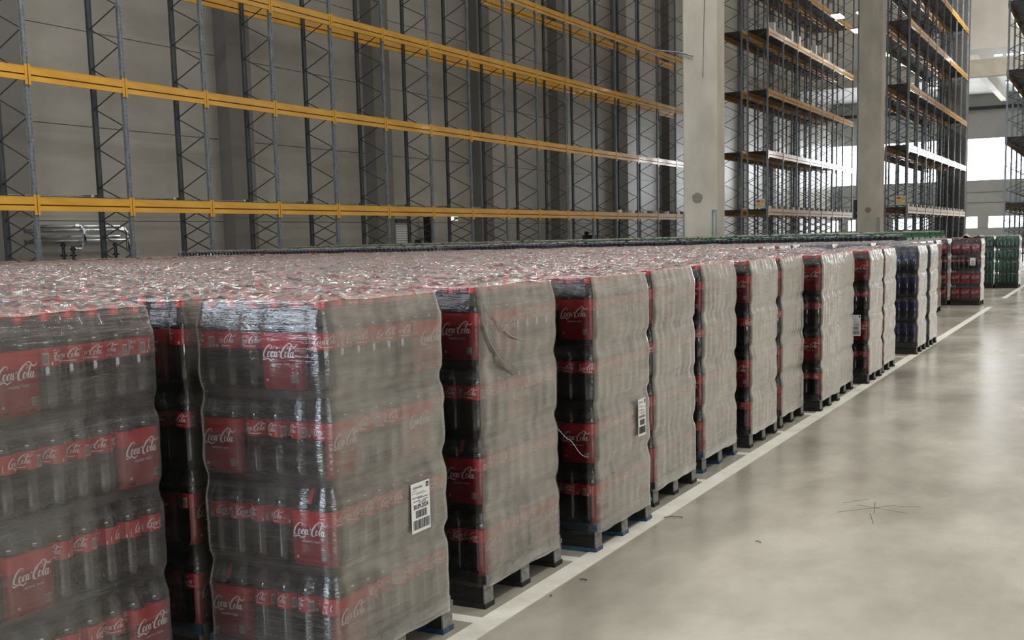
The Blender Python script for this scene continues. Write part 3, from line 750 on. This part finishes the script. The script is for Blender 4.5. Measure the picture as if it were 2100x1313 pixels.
# ------------------------------------------------------------------ columns
def column(x0, x1, y0, y1, lab, stain):
    b = MB(); c = .025
    ring_ = [(x0+c,y0),(x1-c,y0),(x1,y0+c),(x1,y1-c),(x1-c,y1),(x0+c,y1),(x0,y1-c),(x0,y0+c)]
    b.add([(p[0],p[1],0) for p in ring_]+[(p[0],p[1],18) for p in ring_], [(i,(i+1)%8,8+(i+1)%8,8+i) for i in range(8)]+[tuple(range(8,16))], 'concrete')
    o = b.obj('concrete_column'); tag(o, lab, 'column')
    sm = MB(); w = x1-x0; cx = x0+w*stain[0]; cz = stain[1]; r = stain[2]
    sm.add([(cx+r*(1+.06*math.sin(3*a)+.04*math.cos(7*a))*math.cos(a), y0-.002, cz+r*.95*(1+.06*math.sin(5*a))*math.sin(a)) for a in [2*PI*i/24 for i in range(24)]], [tuple(range(24))], mat('damp_stain', (.23,.21,.175), .8))
    sm.obj('damp_stain', o)
    g = MB(); g.box(x1-.13, x1-.105, y0-.03, y0, 0, stain[3], 'steel'); g.box(x1-.035, x1-.01, y0-.03, y0, 0, stain[3], 'steel'); g.box(x1-.13, x1-.01, y0-.03, y0, stain[3], stain[3]+.03, 'steel')
    g.obj('cable_guard', o)
    g = MB(); g.box(x0-.01, x0+.02, y0-.03, y0, 0, stain[3]-.05, 'steel'); g.obj('cable_guard', o)
    return o
C1 = column(-9.889, -9.0, 28.65, 29.31, 'nearer wide concrete column with a round damp stain', (.42, 2.58, .14, 2.25))
C2 = column(-9.97, -9.0, 51.4, 52.22, 'farther narrow concrete column between the two racks', (.48, 2.55, .13, 2.2))
b = MB(); b.tube([(-9.35, 28.6, 5.55), (-9.25, 28.6, 9.0)], .006, 'black', 6); b.tube([(-10.6, 28.6, 6.33), (-9.98, 28.6, 6.22), (-9.6, 28.6, 6.10)], .02, 'steel', 6)
tag(b.obj('cable_arm'), 'thin cable and arm on the left side of the nearer column', 'cable')
b = MB(); b.box(-10.14, -10.02, 51.5, 51.9, 2.2, 3.0, 'black'); tag(b.obj('switch_box'), 'black box on the left flank of the farther column', 'electrical box')
b = MB(); b.box(-10.02, -9.975, 51.55, 51.65, 2.4, 2.5, 'steel'); b.obj('box_bracket', C2)

# ------------------------------------------------------------------ walls
WX = -23.6
b = MB()
z = 0
while z < 18:
    b.box(WX-.2, WX, -2, 112, z, z+2.38, 'wall'); z += 2.4
b.box(WX-.2, WX-.012, -2, 112, 0, 18, 'darksteel')
tag(b.obj('wall_left'), kind='structure')
for i in range(-1, 11):
    y = 19.4+7.55*i - (.75 if i == 0 else 0)
    b = MB(); b.box(WX, WX+.45, y, y+1.05, 0, 18, mat('pilaster_concrete', (.17,.16,.145), .7) if i == -1 else D.materials['pilaster_concrete'])
    tag(b.obj('trim_%d' % (30+i)), 'dark grey wall pilaster behind the left rack', kind='structure')
# rolling door beside the pilaster, exit sign, pipes
b = MB()
for q in range(26): b.box(WX, WX+.05, 36.15, 37.0, .2+q*.085, .2+q*.085+.07, 'white')
b.box(WX, WX+.09, 36.1, 36.15, 0, 2.45, 'steel'); b.box(WX, WX+.09, 37.0, 37.05, 0, 2.45, 'steel'); b.box(WX, WX+.16, 36.1, 37.05, 2.38, 2.52, 'darksteel')
tag(b.obj('door_1'), 'small white roller door low on the left wall', kind='structure')
b = MB(); b.box(WX+.9, WX+.96, 38.75, 39.2, 2.45, 2.72, 'exitlit'); 
o = b.obj('exit_sign'); tag(o, 'lit green and white exit sign low behind the left rack', 'sign')
b = MB(); b.box(WX+.961, WX+.966, 38.90, 39.18, 2.47, 2.58, 'exitgreen'); b.add([(WX+.967,38.93,2.60),(WX+.967,39.1,2.60),(WX+.967,39.02,2.70)], [(0,1,2)], 'exitgreen')
b.tube([(WX+.93, 38.9, 2.70), (WX+.93, 38.9, 2.80), (WX-.01, 38.9, 2.80)], .012, 'steel', 6); b.obj('sign_arrow', o)
pr = empty('pipework', (WX, 19.4, 0)); tag(pr, 'shiny metal pipes low on the left wall behind the rack', 'pipes')
for (zz, xx) in ((2.24, .25), (2.14, .45), (1.98, .25), (1.88, .45)):
    b = MB(); b.tube([(xx, .0, zz), (xx, 3.2, zz)], .048, 'chrome', 12); b.obj('horizontal_pipe', pr, True)
for yy, z0, z1 in ((1.75, 1.72, 2.26), (3.2, 1.3, 2.2)):
    b = MB(); b.tube([(.3, yy, z1), (.5, yy, z1-.03), (.55, yy, z1-.12), (.55, yy, z0+.1), (.5, yy-.05, z0), (.35, yy-.2, z0-.05)], .055, 'chrome', 12); b.obj('riser_pipe', pr, True)
for yy, z0, z1 in ((1.2, 1.2, 1.85), (2.9, 1.2, 1.85), (1.5, 1.2, 1.75)):
    b = MB(); b.tube([(.4, yy, z0), (.4, yy, z1)], .04, 'black', 10); b.lathe([(.09, z0+.3), (.09, z0+.34)], 'black', 12, .4, yy); b.lathe([(.07, z1-.1), (.07, z1-.05)], 'black', 12, .4, yy); b.obj('valve', pr)
b = MB(); b.tube([(-21.134-1.35, 14, 2.93), (-21.134-1.35, 62, 2.93)], .03, 'steel', 8)
for y in ys1: b.box(-22.53, -22.20, y-.25, y-.05, 2.92, 2.97, 'chrome')
tag(b.obj('sprinkler_pipe'), 'thin grey pipe running behind the lowest beams of the left rack', 'pipe')
for (y, s, lab) in ((51.6, (.5, 1.4, .35), 'black box shape behind the rack near the first column'), (36.3, (.4, 1.1, .12), 'flat black object under the roller door'),):
    b = MB(); b.box(0, s[0], 0, s[1], 1.45, 1.45+s[2], 'black'); b.box(.1, .3, .2, .5, 0, 1.45, 'black'); b.box(.1, .3, .0, .12, 1.45+s[2], 1.62+s[2], 'black')
    tag(b.obj('black_machine', loc=(-22.9, y, 0)), lab, 'machine')
b = MB(); b.box(0, .3, 0, .28, 0, 2.6, 'black'); b.box(.3, .4, -.1, .1, 2.0, 2.1, 'black'); tag(b.obj('service_post', loc=(-23.4, 37.9, 0)), 'dark post left of the exit sign', 'post')

# far end: upper panel, concrete beam, low ceiling, wall with window bands
b = MB(); b.box(-24, 6, 88, 88.3, 13.95, 20, 'panel'); tag(b.obj('wall_upper_end'), kind='structure')
b = MB(); b.box(-24, 6, 84.4, 85, 11.67, 12.79, 'beamc'); tag(b.obj('trim_50'), 'concrete beam across the hall end', kind='structure')
b = MB(); b.box(-24, 6, 87.8, 110, 13.2, 13.3, 'wallfar'); b.box(-24, 6, 87.9, 88, 12.9, 13.95, 'wallfar'); tag(b.obj('ceiling'), kind='structure')
for x in (-15.6, -9.0, -2.4):
    b = MB(); b.add([(x-.25,85.1,12.4),(x+.25,85.1,12.4),(x+.25,109,12.4),(x-.25,109,12.4),(x-.25,85.1,13.2),(x+.25,85.1,13.2),(x+.25,109,13.2),(x-.25,109,13.2)], [(0,3,2,1),(0,1,5,4),(1,2,6,5),(2,3,7,6),(3,0,4,7)], 'panel')
    tag(b.obj('ceiling_beam'), 'pale roof beam above the far dock area', 'beam', 'pale roof beams')
b = MB()
for (z0, z1) in ((0, 1.75), (2.72, 5.88), (9.44, 13.2)): b.box(-40, 6, 110, 110.3, z0, z1, 'wallfar')
for z in (3.9, 4.8): b.box(-40, 6, 109.97, 110, z, z+.06, 'steel')
for x in range(-38, 6, 5): b.box(x, x+.12, 109.9, 110, 2.72, 5.88, 'steel')
b.box(-40, 6, 109.6, 110, 11.9, 12.15, 'deck')
tag(b.obj('wall_far'), kind='structure')
for i, (z0, z1) in enumerate(((5.88, 9.44), (1.75, 2.72))):
    b = MB(); b.box(-40, 6, 110.05, 110.1, z0, z1, 'day')
    if i:
        for x in range(-39, 6, 4): b.box(x, x+.9, 109.95, 110.04, z0, z1, 'wallfar')
    tag(b.obj('window_%d' % (i+1)), 'bright daylight band in the far wall', kind='structure')
# far-left dock wall behind the racks
b = MB(); b.box(-10.6, -10.3, 100, 110, 0, 13.2, 'wallfar')
for i, y in enumerate((88, 93, 98, 103)):
    pass
# lamps near the far end
def lamp(loc, s, lab, grp):
    r = empty('ceiling_light', loc); tag(r, lab, 'lamp', grp)
    b = MB(); b.box(-s[0]/2, s[0]/2, -s[1]/2, s[1]/2, 0, .06, 'steel'); b.obj('lamp_housing', r)
    b = MB(); b.box(-s[0]/2+.03, s[0]/2-.03, -s[1]/2+.03, s[1]/2-.03, -.05, 0, 'lamp'); b.obj('lamp_diffuser', r)
for i in range(5):
    lamp((-7.6+i*.78, 86.5, 13.25), (.55, .5), 'round bright lamp in the recess over the far beam, %s from the left' % ORD[i+1], 'lamps over the far beam')
for i in range(5):
    lamp((-5.25+i*.34, 66-2.2*i, 9.1-.25*i), (.34, .34), 'bright round lamp beside the right edge rack, %s from the top' % ORD[i+1], 'lamps beside the right rack')
for i in range(9):
    lamp((-13.1+.0*i, 62+5*i, 12.6), (.5, 1.2), 'lamp strip seen through the middle rack, %s from the near end' % ORD[i+1], 'lamps between the racks')
for i in range(9):
    lamp((-6.9-5.0, 62+5*i, 12.6), (.4, 1.2), 'lamp strip seen through the right rack, %s from the near end' % ORD[i+1], 'lamps between the far racks')
b = MB(); b.tube([(-14.0, 80, 14.6), (-14.0, 80, 17.8)], .06, 'redrim', 8); tag(b.obj('red_pipe'), 'dark red vertical pipe above the middle rack', 'pipe')

# ------------------------------------------------------------------ litter on the floor, loose film
def litter(x, y, l, a, m, lab):
    b = MB(); b.tube([(0,0,.003),(l*.4,l*.08,.007),(l,-l*.05,.003)], .0025, m, 6); o = b.obj('floor_scrap', loc=(x, y, .001)); o.rotation_euler.z = a; tag(o, lab, 'scrap')
M['twig'] = mat('brown_scrap', (.16, .09, .05), .8)
litter(-2.285, 6.24, .11, .5, 'twig', 'thin brown scrap lying on the aisle line edge')
litter(-2.228, 4.92, .035, .2, 'black', 'tiny dark scrap on the floor beside the third pallet')
litter(-2.247, 4.63, .012, 1.2, 'black', 'tiny dark speck nearest the aisle line')
litter(-1.655, 5.92, .035, -.3, 'twig', 'small brown scrap out on the open floor')
b = MB()
for (p, q) in (((-1.40,6.75),(-1.12,7.05)),((-1.33,6.98),(-1.02,6.86)),((-1.25,7.1),(-1.2,6.8)),((-1.10,7.02),(-.98,7.06)),((-1.42,7.0),(-1.30,7.16)),((-1.22,6.78),(-1.16,6.55))):
    b.bar((*p, .0004), (*q, .0004), .004, .0006, 'brace')
tag(b.obj('floor_scratches'), 'patch of thin dark scratches on the open concrete floor', 'scratches')
b = MB(); nx = 16; R0 = random.Random(3)
for j in range(9):
    for i in range(nx+1):
        x = -.32+i*.64/nx; y = .05+j*.7/8
        z = 1.435+.10*math.exp(-((x+.02)/.06)**2-((y-.2)/.2)**2)+.05*math.exp(-((x-.25)/.07)**2)+R0.uniform(0, .02)
        b.v.append((x, y, z))
b.f = [(j*(nx+1)+i, j*(nx+1)+i+1, (j+1)*(nx+1)+i+1, (j+1)*(nx+1)+i) for j in range(8) for i in range(nx)]; b.m = [b.mi(mat('loose_brown_film', (.36,.31,.25), .4))]*len(b.f)
tag(b.obj('loose_film', loc=(-2.885, 26.7, 0)), 'peaked loose brownish film lying on the far dark red pallet', 'film')
